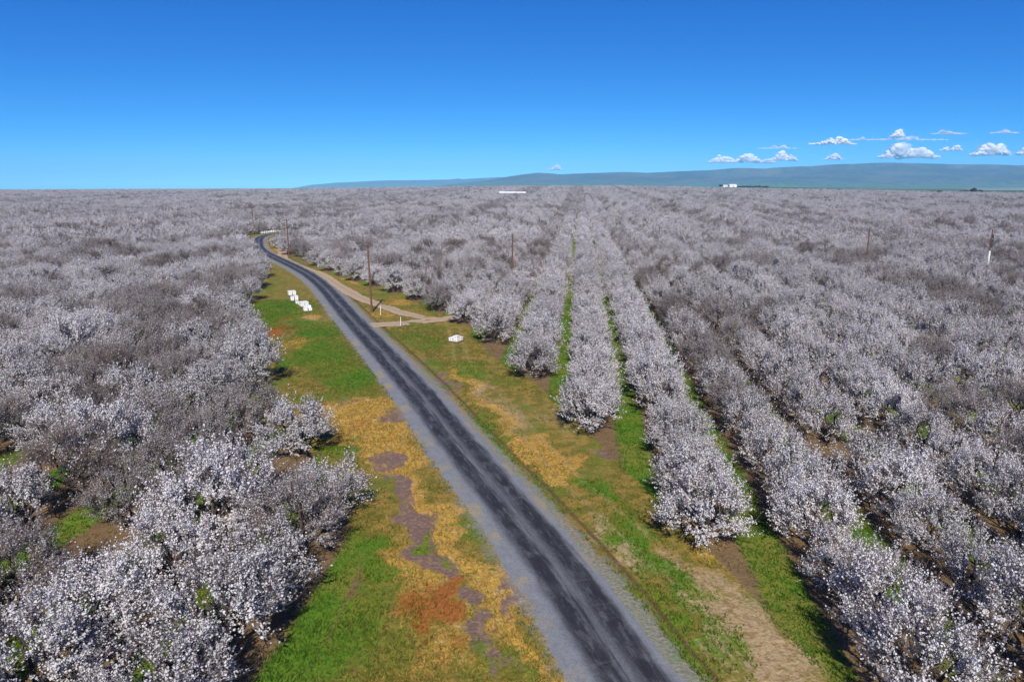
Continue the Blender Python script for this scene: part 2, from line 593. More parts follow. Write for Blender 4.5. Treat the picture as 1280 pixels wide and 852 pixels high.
def gravel_material():
    g = NG('grey_gravel')
    co = g.coord()
    f, m, b = g.noise(co, 11, 4, .75), g.noise(co, 1.3, 5, .6), g.noise(co, .3, 4)
    c = g.mix(m, (0.13, 0.14, 0.155), (0.25, 0.255, 0.265))
    c = g.mix(g.step(b, .48, .66), c, (0.27, 0.23, 0.16))
    c = g.mul(c, g.step(f, .2, .8, .7, 1.3))
    g.bsdf(c, .95, bump=f, bstr=.5, bdist=.04, spec=.15)
    return g.m


def track_material():
    g = NG('dusty_track')
    co = g.coord()
    d = g.attr('across')
    f, m = g.noise(co, 8, 4, .7), g.noise(co, .8, 5, .65)
    c = g.mix(m, (0.33, 0.235, 0.16), (0.47, 0.36, 0.26))
    crown = g.step(g.math('ABSOLUTE', g.math('ADD', d, g.math('MULTIPLY', g.math('SUBTRACT', m, .5), .6))), .1, .45, 1, 0)
    c = g.mix(g.math('MULTIPLY', crown, .55), c, (0.33, 0.22, 0.07))
    c = g.mul(c, g.step(f, .2, .8, .8, 1.2))
    g.bsdf(c, .95, bump=f, bstr=.4, bdist=.05, spec=.1)
    return g.m


# ------------------------------------------------------------------ ground sheet
def graded(lo, hi, step, far, grow=1.22):
    a = list(np.arange(lo, hi + 1e-6, step))
    s, x = step, hi
    while x < far[1]:
        s = min(s * grow, 900)
        x += s
        a.append(x)
    s, x = step, lo
    while x > far[0]:
        s = min(s * grow, 900)
        x -= s
        a.insert(0, x)
    return np.array(a)


xs = graded(-62, 42, 0.38, (-16000, 16000), 1.07)
ys = graded(16, 150, 0.42, (-1500, 16500), 1.05)
GX, GY = np.meshgrid(xs, ys)
gx, gy = GX.ravel(), GY.ravel()
near = (np.abs(gx) < 220) & (gy > -30) & (gy < 420)
gd, gs_ = np.full(len(gx), 60.0), np.zeros(len(gx))
gd[near], gs_[near] = polydist(gx[near], gy[near], ROAD)
gz = terrain(gx, gy)
prof = np.zeros_like(gz)
prof -= 0.22 * np.exp(-((gd - 3.75) / 0.42) ** 2) * near
prof += 0.10 * (fbm(gx * .5, gy * .5, 3, 3) - .5) * smooth(4.5, 8, np.abs(gd)) * near
gz = gz + prof
W, side, du = zones(gx, gy)
nx_, ny_ = len(xs), len(ys)
idx = np.arange(nx_ * ny_).reshape(ny_, nx_)
quads = np.stack([idx[:-1, :-1], idx[:-1, 1:], idx[1:, 1:], idx[1:, :-1]], -1).reshape(-1, 4)
gme = mesh_np('ground', np.stack([gx, gy, gz], 1), quads)
add_attr(gme, 'w1', np.stack([W['green'], W['yellow'], W['bare']], 1), 'FLOAT_VECTOR')
tt = np.where(gy > 1, gx / np.maximum(gy, 1), np.sign(gx) * 1.4)
er_g = np.interp(tt, EDGE_TAN, EDGE_R)
field = smooth(-10, 25, gy - er_g)
add_attr(gme, 'w2', np.stack([W['red'], W['sand'], orchard_weight(gx, gy)], 1), 'FLOAT_VECTOR')
add_attr(gme, 'rowd', du)
add_attr(gme, 'roadd', np.where(near, gd, 60))
add_attr(gme, 'field', field)
tag(new_obj('ground', gme, mats=[ground_material()], smooth_sh=True), 'grassy orchard floor and dry roadside verge running to the valley', kind='structure')


# ------------------------------------------------------------------ road, shoulders, tracks
def ribbon(name, P, offs, zs, mat, jag=0.0, seed=1, label=None):
    T = np.gradient(P, axis=0)
    T /= np.hypot(T[:, 0], T[:, 1])[:, None]
    N = np.stack([T[:, 1], -T[:, 0]], 1)
    S = np.concatenate([[0], np.cumsum(np.hypot(*np.diff(P, axis=0).T))])
    n, k = len(P), len(offs)
    V, ac, al = [], [], []
    for j, o in enumerate(offs):
        oo = np.full(n, float(o))
        if j in (0, k - 1) and jag:
            e = (fbm(S * .9, np.full(n, 3.3 + 7 * j), seed + j, 3) - .5) * 2 * jag + (fbm(S * .12, np.full(n, 9.3 + 7 * j), seed + j, 2) - .5) * 2 * jag
            oo = oo + e
        q = P + N * oo[:, None]
        V.append(np.stack([q[:, 0], q[:, 1], terrain(q[:, 0], q[:, 1]) + zs[j]], 1))
        ac.append(oo)
        al.append(S)
    V, ac, al = np.stack(V, 1).reshape(-1, 3), np.stack(ac, 1).ravel(), np.stack(al, 1).ravel()
    ii = np.arange(n * k).reshape(n, k)
    q = np.stack([ii[:-1, :-1], ii[:-1, 1:], ii[1:, 1:], ii[1:, :-1]], -1).reshape(-1, 4)
    me = mesh_np(name, V, q)
    add_attr(me, 'across', ac)
    add_attr(me, 'along', al)
    return tag(new_obj(name, me, mats=[mat]), label, kind='structure')


ribbon('gravel_shoulder', ROAD, [-3.1, -2.6, -1, 1, 2.0, 2.45], [-.01, .035, .045, .045, .035, -.01], gravel_material(), .5, 5,
       'grey gravel shoulder along both edges of the road')
ribbon('road', ROAD, [-1.95, -1.2, -.4, .4, 1.2, 1.95], [.050, .075, .085, .085, .075, .050], asphalt_material(), .16, 9,
       'worn dark asphalt road curving through the orchard')
dm = track_material()
ribbon('dirt_track', TRACK_UP, [-1.5, -.6, .6, 1.5], [.006, .02, .02, .006], dm, .4, 21, 'sandy farm track running beside the road past the power poles')
ribbon('track_junction', TRACK_JOIN, [-1.9, -.6, .6, 1.9], [.010, .028, .028, .010], dm, .45, 27, 'dusty track junction leaving the asphalt road')

# ------------------------------------------------------------------ roadside grass
def roadside_grass(n=70000):
    r = np.random.default_rng(5)
    x, y = r.uniform(-60, 42, n * 3), 20 + 115 * r.random(n * 3) ** 1.5
    W_, sd, du_ = zones(x, y)
    d, _ = polydist(x, y, ROAD)
    td, _ = polydist(x, y, TRACK_UP)
    tj, _ = polydist(x, y, TRACK_JOIN)
    t = x / y
    clump = fbm(x * .35, y * .35, 40, 3)
    p = .35 + 1.1 * W_['green'] + .5 * W_['yellow'] - 1.3 * W_['bare'] - 1.0 * W_['sand'] + 1.2 * (clump - .5)
    p = np.where(sd != 0, np.where(du_ > 1.9, .95, .12) + .8 * (clump - .5), p)
    ok = (np.abs(d) > 3.0) & (np.abs(td) > 1.6) & (np.abs(tj) > 2.0) & (np.abs(t) < .85) & (r.random(len(x)) < p)
    x, y, sd, du_, d = x[ok], y[ok], sd[ok], du_[ok], d[ok]
    W_ = {k: q[ok] for k, q in W_.items()}
    x, y, sd, du_, d = x[:n], y[:n], sd[:n], du_[:n], d[:n]
    W_ = {k: q[:n] for k, q in W_.items()}
    m = len(x)
    col = np.array([0.14, 0.135, 0.025])[None] * np.ones((m, 1))

    def lay(c, w, k):
        f = np.clip(w + (r.random(m) - .5) * .7, 0, 1)[:, None]
        return c * (1 - f) + np.array(k)[None] * f
    col = lay(col, W_['yellow'] * 1.0, (0.44, 0.28, 0.06))
    col = lay(col, W_['red'] * .9, (0.28, 0.10, 0.025))
    col = lay(col, W_['green'] * 1.1, (0.08, 0.165, 0.013))
    orch = sd != 0
    col[orch] = np.where((du_[orch] > 1.9)[:, None], np.array([0.085, 0.17, 0.013]), np.array([0.2, 0.14, 0.06]))
    col *= r.uniform(.7, 1.3, (m, 1))
    nb = 4
    Vs, Fs, Cs = [], [], []
    for b in range(nb):
        a = r.uniform(0, 2 * math.pi, m)
        rr = r.uniform(.0, .16, m)
        bx, by = x + rr * np.cos(a), y + rr * np.sin(a)
        bz = terrain(bx, by) - .03 - 0.22 * np.exp(-((d - 3.75) / 0.42) ** 2)
        h = r.uniform(.10, .26, m)
        w = r.uniform(.03, .06, m)
        a2 = r.uniform(0, 2 * math.pi, m)
        lx, ly = np.cos(a) * h * .6, np.sin(a) * h * .6
        p0 = np.stack([bx - w * np.cos(a2), by - w * np.sin(a2), bz], 1)
        p1 = np.stack([bx + w * np.cos(a2), by + w * np.sin(a2), bz], 1)
        p2 = np.stack([bx + lx, by + ly, bz + h], 1)
        Vs.append(np.stack([p0, p1, p2], 1).reshape(-1, 3))
        Cs.append(np.repeat(np.concatenate([col, np.ones((m, 1))], 1), 3, 0))
    V = np.concatenate(Vs)
    me = mesh_np('roadside_grass', V, None, np.arange(len(V)).reshape(-1, 3))
    add_attr(me, 'tint', np.concatenate(Cs), 'FLOAT_COLOR')
    g = NG('grass_blades')
    b = g.bsdf(g.attr('tint', 'Color'), .8, spec=.15)
    tr = g.n('ShaderNodeBsdfTranslucent')
    g.link(g.attr('tint', 'Color'), tr.inputs[0])
    mx = g.n('ShaderNodeMixShader')
    mx.inputs[0].default_value = .3
    g.link(b.outputs[0], mx.inputs[1])
    g.link(tr.outputs[0], mx.inputs[2])
    g.link(mx.outputs[0], g.out.inputs['Surface'])
    tag(new_obj('roadside_grass', me, mats=[g.m]), 'short green and straw coloured grass on the verges and row middles', 'grass', kind='stuff')


roadside_grass()

# ------------------------------------------------------------------ almond trees
def bark_material(name, col):
    g = NG(name)
    oi = g.n('ShaderNodeObjectInfo')
    nz = g.noise(g.coord(), 4, 4)
    c = g.mix(nz, tuple(q * .65 for q in col), tuple(q * 1.4 for q in col))
    c = g.mul(c, g.step(oi.outputs['Random'], 0, 1, .8, 1.25))
    g.bsdf(c, .9, spec=.15)
    return g.m


def petal_material(name, a, b):
    g = NG(name)
    oi = g.n('ShaderNodeObjectInfo')
    nz = g.noise(g.coord(), 2.3, 3)
    c = g.mix(g.step(nz, .35, .65), a, b)
    c = g.mul(c, g.step(oi.outputs['Random'], 0, 1, .86, 1.06))
    d = g.n('ShaderNodeBsdfDiffuse')
    t = g.n('ShaderNodeBsdfTranslucent')
    g.link(c, d.inputs[0])
    g.link(c, t.inputs[0])
    mx = g.n('ShaderNodeMixShader')
    mx.inputs[0].default_value = .28
    g.link(d.outputs[0], mx.inputs[1])
    g.link(t.outputs[0], mx.inputs[2])
    g.link(mx.outputs[0], g.out.inputs['Surface'])
    return g.m


BARK = bark_material('dark_bark', (0.055, 0.045, 0.04))
TWIG = bark_material('grey_twigs', (0.15, 0.12, 0.11))
TWIGR = bark_material('reddish_twigs', (0.13, 0.10, 0.09))
PETAL = petal_material('white_blossom', (0.82, 0.80, 0.81), (0.75, 0.71, 0.73))
PETALP = petal_material('faded_blossom', (0.56, 0.53, 0.53), (0.46, 0.42, 0.41))


def tubes_np(P0, P1, P2, R0, R2, ns=3):
    """bundles of two-segment tapered prisms"""
    n = len(P0)
    D = P2 - P0
    D /= np.linalg.norm(D, axis=1)[:, None] + 1e-9
    ref = np.where((np.abs(D[:, 2]) > .9)[:, None], np.array([1., 0, 0]), np.array([0, 0, 1.]))
    A = np.cross(D, ref)
    A /= np.linalg.norm(A, axis=1)[:, None]
    B = np.cross(D, A)
    rings = []
    for P, R in ((P0, R0), (P1, (R0 + R2) / 2), (P2, R2)):
        for k in range(ns):
            th = 2 * math.pi * k / ns
            rings.append(P + (A * math.cos(th) + B * math.sin(th)) * np.asarray(R)[:, None])
    V = np.stack(rings, 1).reshape(-1, 3)
    f = []
    for i in range(2):
        for k in range(ns):
            k2 = (k + 1) % ns
            f.append((i * ns + k, i * ns + k2, (i + 1) * ns + k2, (i + 1) * ns + k))
    F = (np.arange(n)[:, None, None] * (3 * ns) + np.array(f)[None]).reshape(-1, 4)
    return V, F


def almond_meshes(seed, bloom, twigm, petalm, n3=160, nsh=1300, per=13, fsize=.046, lod=False):
    """returns (trunk mesh, crown mesh): limbs in a vase, shoots, blossom clusters along the shoots"""
    r = np.random.default_rng(seed)
    rx, ry = r.uniform(2.65, 3.1), r.uniform(2.8, 3.2)
    top = r.uniform(4.9, 5.7)

    def env(n, lo):
        th = r.uniform(0, 2 * math.pi, n)
        q = r.uniform(lo ** 3, 1, n) ** (1 / 3)
        ph = np.arcsin(r.uniform(-.8, 1, n))
        lump = 1 + .16 * np.sin(3 * th + seed) * np.cos(2 * ph + seed * 1.7) + .10 * np.sin(5 * th + 2.1 * seed)
        zc = 2.35
        x, y = rx * q * np.cos(ph) * np.cos(th) * lump, ry * q * np.cos(ph) * np.sin(th) * lump
        z = zc + np.where(ph > 0, top - zc - .45, 2.0) * q * np.sin(ph) * lump
        return np.stack([x, y, z], 1)
    tips = env(n3, .45) * np.array([.86, .86, .93])
    crown_base = np.array([.05, .03, .8])
    # limbs
    nl = 5
    az = np.sort(r.uniform(0, 2 * math.pi) + np.arange(nl) * 2 * math.pi / nl + r.uniform(-.3, .3, nl))
    L1 = np.stack([np.cos(az) * r.uniform(.7, 1.2, nl), np.sin(az) * r.uniform(.7, 1.2, nl), r.uniform(1.7, 2.5, nl)], 1)
    sub = tips[r.choice(n3, 24, replace=False)]
    par = np.linalg.norm(sub[:, None] - L1[None], axis=2).argmin(1)
    L2 = L1[par] * .42 + sub * .58 + np.array([0, 0, -.1])
    tp = np.linalg.norm(tips[:, None] - L2[None], axis=2).argmin(1)
    segs = []
    b0 = np.repeat(crown_base[None], nl, 0)
    segs.append((b0, (b0 + L1) / 2 + r.normal(0, .08, (nl, 3)), L1, np.full(nl, .095), np.full(nl, .06), 5))
    segs.append((L1[par], (L1[par] + L2) / 2 + r.normal(0, .1, (24, 3)), L2, np.full(24, .055), np.full(24, .032), 4))
    TV, TF, off = [], [], 0
    tb = np.array([[0, 0, -.15]])
    for P0, P1, P2, R0, R2, ns in [(tb, tb + np.array([[.03, .02, .5]]), crown_base[None], np.array([.17]), np.array([.13]), 7)] + segs:
        V, F = tubes_np(P0, P1, P2, R0, R2, ns)
        TV.append(V)
        TF.append(F + off)
        off += len(V)
    trunk = mesh_np('trunk', np.concatenate(TV), np.concatenate(TF))
    trunk.materials.append(BARK)
    # fine branches and shoots belong to the crown
    CV, CF, off = [], [], 0
    mid3 = (L2[tp] + tips) / 2 + r.normal(0, .1, tips.shape)
    V, F = tubes_np(L2[tp], mid3, tips, np.full(n3, .028), np.full(n3, .014), 3)
    CV.append(V)
    CF.append(F)
    off += len(V)
    k = r.integers(0, n3, nsh)
    t = r.uniform(.3, 1, nsh)[:, None]
    base = (1 - t) ** 2 * L2[tp][k] + 2 * t * (1 - t) * mid3[k] + t ** 2 * tips[k]
    out = base - np.array([0, 0, 1.5])
    out /= np.linalg.norm(out, axis=1)[:, None]
    d = out * .75 + np.array([0, 0, .62]) + r.normal(0, .42, (nsh, 3))
    low = base[:, 2] < 1.6
    d[low, 2] *= .35
    d /= np.linalg.norm(d, axis=1)[:, None]
    ln = r.uniform(.4, 1.1, nsh) * np.where(r.random(nsh) < .15, 1.5, 1)
    m = base + d * ln[:, None] * .5 + r.normal(0, .04, (nsh, 3))
    e = base + d * ln[:, None] + np.array([0, 0, .12]) * ln[:, None]
    e[:, 2] = np.maximum(e[:, 2], .25)
    m[:, 2] = np.maximum(m[:, 2], .25)
    tw = .011 if not lod else .024
    V, F = tubes_np(base, m, e, np.full(nsh, tw), np.full(nsh, tw * .5), 3)
    CV.append(V)
    CF.append(F + off)
    off += len(V)
    n4 = sum(len(f) for f in CF)
    # blossom clusters: small irregular faces in loose sprays along the wood
    shoot_b = np.clip(r.normal(1, .35, nsh), .15, 1.8)
    cnt = r.poisson(per * bloom * shoot_b)
    ks = np.repeat(np.arange(nsh), cnt)
    n = len(ks)
    if n:
        t = r.uniform(.05, 1.0, n)[:, None]
        P = (1 - t) ** 2 * base[ks] + 2 * t * (1 - t) * m[ks] + t ** 2 * e[ks]
        P = P + r.normal(0, .035 if not lod else .08, (n, 3))
        nv = r.normal(0, 1, (n, 3)) + np.array([0, 0, .35]) + .5 * out[ks]
        nv /= np.linalg.norm(nv, axis=1)[:, None]
        a = np.cross(nv, r.normal(0, 1, (n, 3)))
        a /= np.linalg.norm(a, axis=1)[:, None]
        b = np.cross(nv, a)
        s = (fsize * r.uniform(.65, 1.35, n))[:, None]
        s2 = s * r.uniform(.6, 1.0, (n, 1))
        cup = nv * s * r.uniform(.1, .5, (n, 1))
        Q = np.stack([P - a * s, P - b * s2 + cup, P + a * s, P + b * s2 + cup * .6], 1).reshape(-1, 3)
        CV.append(Q)
        CF.append(np.arange(4 * n).reshape(-1, 4) + off)
    F = np.concatenate(CF)
    mi = np.zeros(len(F), int)
    mi[n4:] = 1
    crown = mesh_np('crown', np.concatenate(CV), F, mat4=mi)
    crown.materials.append(twigm)
    crown.materials.append(petalm)
    return trunk, crown


# kinds: 0 full bloom, 1 thinner bloom, 2 faded / mostly twigs, 3 bare reddish
HI = {0: [almond_meshes(10 + i, .9, TWIG, PETAL) for i in range(5)],
      1: [almond_meshes(30 + i, .58, TWIG, PETAL) for i in range(3)],
      2: [almond_meshes(50 + i, .55, TWIG, PETALP, nsh=1600, fsize=.036) for i in range(3)],
      3: [almond_meshes(70 + i, .07, TWIGR, PETALP, nsh=2000, fsize=.04) for i in range(2)]}
LO = {0: [almond_meshes(110 + i, 1.0, TWIG, PETAL, 60, 420, 7, .093, True) for i in range(4)],
      1: [almond_meshes(130 + i, .62, TWIG, PETAL, 60, 420, 7, .093, True) for i in range(3)],
      2: [almond_meshes(150 + i, .55, TWIG, PETALP, 60, 520, 6, .08, True) for i in range(2)],
      3: [almond_meshes(170 + i, .08, TWIGR, PETALP, 60, 600, 6, .10, True) for i in range(2)]}

# --- where the trees stand
def tree_sites():
    S = []
    r = np.random.default_rng(99)
    for blk, u0, us in ((1, UR0, range(-260, 220)), (-1, UL0, range(0, -120, -1))):
        for i in us:
            u = u0 + SPACE_U * i
            if blk == 1:
                v0 = float(np.interp(u, R_END_U, R_END_V)) if u > -116 else 340.0
                v = v0 + np.arange(0, 330) * SPACE_V
            else:
                v1 = float(np.interp(u, L_END_U, L_END_V))
                if u < -128:
                    v1 = 330.0
                v = v1 - np.arange(0, 64) * SPACE_V
            uu = np.full(len(v), u) + r.normal(0, .22, len(v)) + r.normal(0, .18, len(v)) * (v > 140)
            vv = v + r.normal(0, .3, len(v))
            x, y = to_xy(uu, vv)
            for k in range(len(v)):
                S.append((x[k], y[k], blk, i, k))
    S = np.array(S)
    x, y = S[:, 0], S[:, 1]
    t = np.abs(x) / np.maximum(y, 1)
    er = np.interp(x / np.maximum(y, 1), EDGE_TAN, EDGE_R)
    keep = (y > 8) & (y < er) & (np.abs(x) < .79 * y + 14)
    # the right block must not reach over the bend, the left one must not cross it
    d, _ = polydist(x[keep], y[keep], ROAD[(ROAD[:, 1] > -30)])
    kk = np.where(keep)[0]
    keep[kk[np.abs(d) < 5.2]] = False
    return S[keep]


SITES = tree_sites()
# gaps where trees are missing, seen as green clearings (pixel, radius in m)
GAPS = [(580, 287, 8), (838, 292, 4.5), (1090, 595, 2.6), (640, 247, 26), (40, 720, 2.4), (905, 470, 0), (1000, 250, 8)]
x, y = SITES[:, 0], SITES[:, 1]
alive = np.ones(len(SITES), bool)
for px, py, rr in GAPS:
    if rr:
        cx, cy = pix_ground(px, py, 0 if py > 260 else 4)
        alive &= (x - cx) ** 2 + (y - cy) ** 2 > rr ** 2
# second place of the lone tree's row is empty, so that tree stands by itself
rs = np.random.default_rng(4)
alive &= ~((SITES[:, 2] < 0) & (SITES[:, 3] == -1) & (SITES[:, 4] == 1))
alive &= rs.random(len(SITES)) > .012
SITES = SITES[alive]
x, y = SITES[:, 0], SITES[:, 1]
NS = len(SITES)
u, v = to_uv(x, y)
rowk = SITES[:, 3].astype(int)
blk = SITES[:, 2].astype(int)
# variety by row (every third row blooms thinner) and patches of faded trees
pn = fbm(u / 11., v / 34., 61, 3)
rv = np.random.default_rng(12).random((2, 700))[(blk < 0).astype(int), rowk + 300]      # one variety per row
q = rs.random(NS)
kind = np.zeros(NS, int)
kind[(q < .16)] = 1
kind[(rv > .52) & (q < .8)] = 1
kind[(rv > .74) & (q > .35)] = 2
kind[(pn > .55) & (q > .40)] = 2
kind[(pn > .61) & (q > .80)] = 3
kind[rs.random(NS) < .012] = 3
first = SITES[:, 4] == 0
kind[first & (kind > 1)] = 0
rowC = (blk > 0) & (rowk == 2)
kind[rowC & (v < 60)] = np.where(q[rowC & (v < 60)] < .6, 1, 0)
rowL1 = (blk < 0) & (rowk == 0)
kind[rowL1] = np.where(q[rowL1] < .45, 2, 1)
kind[rowL1 & first] = 1
kind[rowL1 & (SITES[:, 4] == 1)] = 2
kind[(blk < 0) & (rowk == -2) & (SITES[:, 4] < 3)] = 2
kind[(blk < 0) & (rowk == -1)] = np.where(q[(blk < 0) & (rowk == -1)] < .85, 0, 1)
kind[(blk > 0) & ((rowk == 0) | (rowk == 1)) & (v < 110)] = 0
mm = (blk > 0) & (rowk < 0) & (rowk > -5) & (v < 150)
kind[mm] = np.where(q[mm] < .55, 0, np.where(q[mm] < .93, 1, 2))
mm = (blk > 0) & (rowk > -2) & (rowk < 2) & (v >= 110) & (v < 420)
kind[mm] = np.where(q[mm] < .62, 0, np.where(q[mm] < .93, 1, 2))
mm = rowC & (v > 58) & (v < 300)
kind[mm] = np.where(q[mm] < .5, 2, np.where(q[mm] < .9, 1, 3))
rot = rs.choice([0, math.pi], NS) + rs.normal(0, .35, NS) - ROWA
scl = rs.normal(1.0, .09, NS)
scl = np.clip(scl, .78, 1.2) * np.where(y > 105, 1.0 + .06 * smooth(105, 160, y), 1.0)
sz = scl * np.clip(rs.normal(1.0, .06, NS), .86, 1.14)
scl[(np.abs(u) < 13) & (v > 100)] *= 1.07
scl[(blk < 0) & (v < 130)] *= 1.12
sz[(blk < 0) & (v < 130)] *= 1.04
across = np.where(u > 10, .88, 1.0)          # the rows on this side are pruned narrower
z = terrain(x, y)

# --- the 300 that show largest stand as single objects
dep = y * math.cos(PITCH) + (CAMZ - 2.6) * math.sin(PITCH)
sx = 640 + FPX * x / dep
sy = 426 - FPX * ((2.6 - CAMZ) * math.cos(PITCH) + y * math.sin(PITCH)) / dep
rad = FPX * 2.9 / dep
inside = (sx > -rad * .9) & (sx < 1280 + rad * .9) & (sy < 852 + rad * .9) & (sy > 0)
order = np.argsort(np.where(inside, dep, 1e9))
solo = order[:300]
rest = np.setdiff1d(np.arange(NS), solo)

ORD = ['first', 'second', 'third', 'fourth', 'fifth', 'sixth', 'seventh', 'eighth', 'ninth', 'tenth', 'eleventh', 'twelfth', 'thirteenth',
       'fourteenth', 'fifteenth', 'sixteenth', 'seventeenth', 'eighteenth', 'nineteenth', 'twentieth'] + \
      ['twenty-' + s for s in ('first', 'second', 'third', 'fourth', 'fifth', 'sixth', 'seventh', 'eighth', 'ninth')] + ['thirtieth'] + \
      ['thirty-' + s for s in ('first', 'second', 'third', 'fourth', 'fifth', 'sixth', 'seventh', 'eighth', 'ninth')]
LOOK = {0: 'white-blossomed almond tree', 1: 'thinly blossomed almond tree', 2: 'faded grey-brown almond tree', 3: 'bare reddish-brown almond tree'}


def tree_label(n):
    k, i, b, j = kind[n], rowk[n], blk[n], int(SITES[n, 4])
    pos = ORD[min(j, len(ORD) - 1)]
    if b > 0:
        if i == -3:
            row = 'in the row behind the hive pallet'
        elif i > -3:
            row = '%s row beyond hive pallet' % ORD[i + 2]
        else:
            row = '%s row pole side of hive pallet' % ORD[-4 - i]
    else:
        if i == 0 and j == 0:
            return LOOK[k] + ' at the row end, between the lone tree and the road'
        if i == -1 and j == 0:
            return 'white-blossomed almond tree standing alone by the dry roadside verge'
        if i == 0:
            row = 'in the row between lone tree and road'
        elif i == -1:
            row = 'in the row behind the lone tree'
        else:
            row = '%s row beyond lone tree' % ORD[-2 - i]
    return '%s, %s from the road, %s' % (LOOK[k], pos, row)


for n in solo:
    n = int(n)
    tm, cm = HI[int(kind[n])][int(rs.integers(0, len(HI[int(kind[n])])))]
    e = empty('almond_tree', (x[n], y[n], z[n]), rot[n])
    e.scale = (scl[n] * across[n], scl[n], sz[n])
    tag(e, tree_label(n), 'tree', 'almond trees in rows left of the road' if blk[n] < 0 else 'almond trees in rows beyond the road')
    new_obj('trunk', tm, e)
    new_obj('crown', cm, e)

# --- the rest as one object of scattered copies
def join_mesh(name, tm, cm):
    nv, nf = len(tm.vertices), len(tm.polygons)
    def arr(me):
        V = np.empty(len(me.vertices) * 3, np.float32)
        me.vertices.foreach_get('co', V)
        L = np.empty(len(me.loops), np.int32)
        me.loops.foreach_get('vertex_index', L)
        return V.reshape(-1, 3), L.reshape(-1, 4)
    V1, F1 = arr(tm)
    V2, F2 = arr(cm)
    mi = np.empty(len(cm.polygons), np.int32)
    cm.polygons.foreach_get('material_index', mi)
    me = mesh_np(name, np.concatenate([V1, V2]), np.concatenate([F1, F2 + len(V1)]), mat4=np.concatenate([np.zeros(len(F1), int), mi + 1]))
    for m in (tm.materials[0], cm.materials[0], cm.materials[1]):
        me.materials.append(m)
    return me


src = bpy.data.collections.new('almond_tree_sources')
base_idx, cnt = {}, 0
for lodn, D in (('near', HI), ('far', LO)):
    for k in sorted(D):
        base_idx[(lodn, k)] = (cnt, len(D[k]))
        for tm, cm in D[k]:
            o = bpy.data.objects.new('source_%03d' % cnt, join_mesh('source_%03d' % cnt, tm, cm))
            src.objects.link(o)
            cnt += 1
pick = np.zeros(len(rest), int)
for q_, n in enumerate(rest):
    b, c = base_idx[('near' if y[n] < 230 else 'far', int(kind[n]))]
    pick[q_] = b + rs.integers(0, c)
pm = bpy.data.meshes.new('orchard_trees')
pm.vertices.add(len(rest))
pm.vertices.foreach_set('co', np.stack([x[rest], y[rest], z[rest]], 1).astype(np.float32).ravel())
add_attr(pm, 'pick', pick, 'INT')
add_attr(pm, 'rot', np.stack([rot[rest] * 0, rot[rest] * 0, rot[rest]], 1), 'FLOAT_VECTOR')
add_attr(pm, 'scl', np.stack([scl[rest] * across[rest], scl[rest], sz[rest]], 1), 'FLOAT_VECTOR')
po = new_obj('orchard_trees', pm)
tag(po, 'mass of blossoming almond trees running in rows to the horizon', 'orchard', kind='stuff')
ng = bpy.data.node_groups.new('scatter_trees', 'GeometryNodeTree')
ng.interface.new_socket('Geometry', in_out='INPUT', socket_type='NodeSocketGeometry')
ng.interface.new_socket('Geometry', in_out='OUTPUT', socket_type='NodeSocketGeometry')
gi, go = ng.nodes.new('NodeGroupInput'), ng.nodes.new('NodeGroupOutput')
ci = ng.nodes.new('GeometryNodeCollectionInfo')
ci.inputs['Collection'].default_value = src
ci.inputs['Separate Children'].default_value = True
ci.inputs['Reset Children'].default_value = True
ip = ng.nodes.new('GeometryNodeInstanceOnPoints')
ip.inputs['Pick Instance'].default_value = True
for nm, dt, inp in (('pick', 'INT', 'Instance Index'), ('rot', 'FLOAT_VECTOR', 'Rotation'), ('scl', 'FLOAT_VECTOR', 'Scale')):
    na = ng.nodes.new('GeometryNodeInputNamedAttribute')
    na.data_type = dt
    na.inputs['Name'].default_value = nm
    s_out = [s for s in na.outputs if s.enabled and s.name == 'Attribute'][0]
    ng.links.new(s_out, ip.inputs[inp])
ng.links.new(gi.outputs[0], ip.inputs['Points'])
ng.links.new(ci.outputs[0], ip.inputs['Instance'])
ng.links.new(ip.outputs[0], go.inputs[0])
po.modifiers.new('scatter', 'NODES').node_group = ng

# ------------------------------------------------------------------ hills
def hills(name, prof_px, dist, depth, seed, label, mat, base_z=-48):
    """ridge whose crest follows the skyline; dist = crest distance along the view axis"""
    px = np.array([p[0] for p in prof_px], float)
    py = np.array([p[1] for p in prof_px], float)
    U = np.linspace(px[0], px[-1], 420)
    D = np.linspace(-1, 1, 90)
    V = []
    for dd in D:
        Y = dist + dd * depth
        X = (U - 640) / FPX * dist / math.cos(PITCH) * 1.0
        crest_h = CAMZ + dist * (229.3 - np.interp(U, px, py)) / FPX * 1.05
        crest_h = np.maximum(crest_h, base_z + 5)
        sh = np.clip(1 - abs(dd), 0, 1)
        sh = sh ** .8
        rid = fbm(X / 900., np.full_like(X, Y) / 1500., seed, 5)
        rid2 = 1 - np.abs(fbm(X / 1500. + 3, np.full_like(X, Y) / 2600., seed + 9, 4) - .5) * 2.4
        h = base_z + (crest_h - base_z) * np.clip(sh * (.55 + .5 * rid2) + .30 * (rid - .5) * np.sin(math.pi * sh), 0, 1.03)
        h = np.where(sh > .97, np.maximum(h, crest_h + (fbm(X / 500., X * 0, seed + 3, 4) - .5) * 22), h)
        V.append(np.stack([X, np.full_like(X, Y), h], 1))
    V = np.stack(V, 0)
    n, k = len(D), len(U)
    ii = np.arange(n * k).reshape(n, k)
    q = np.stack([ii[:-1, :-1], ii[:-1, 1:], ii[1:, 1:], ii[1:, :-1]], -1).reshape(-1, 4)
    me = mesh_np(name, V.reshape(-1, 3), q)
    return tag(new_obj(name, me, mats=[mat], smooth_sh=True), label, kind='structure')


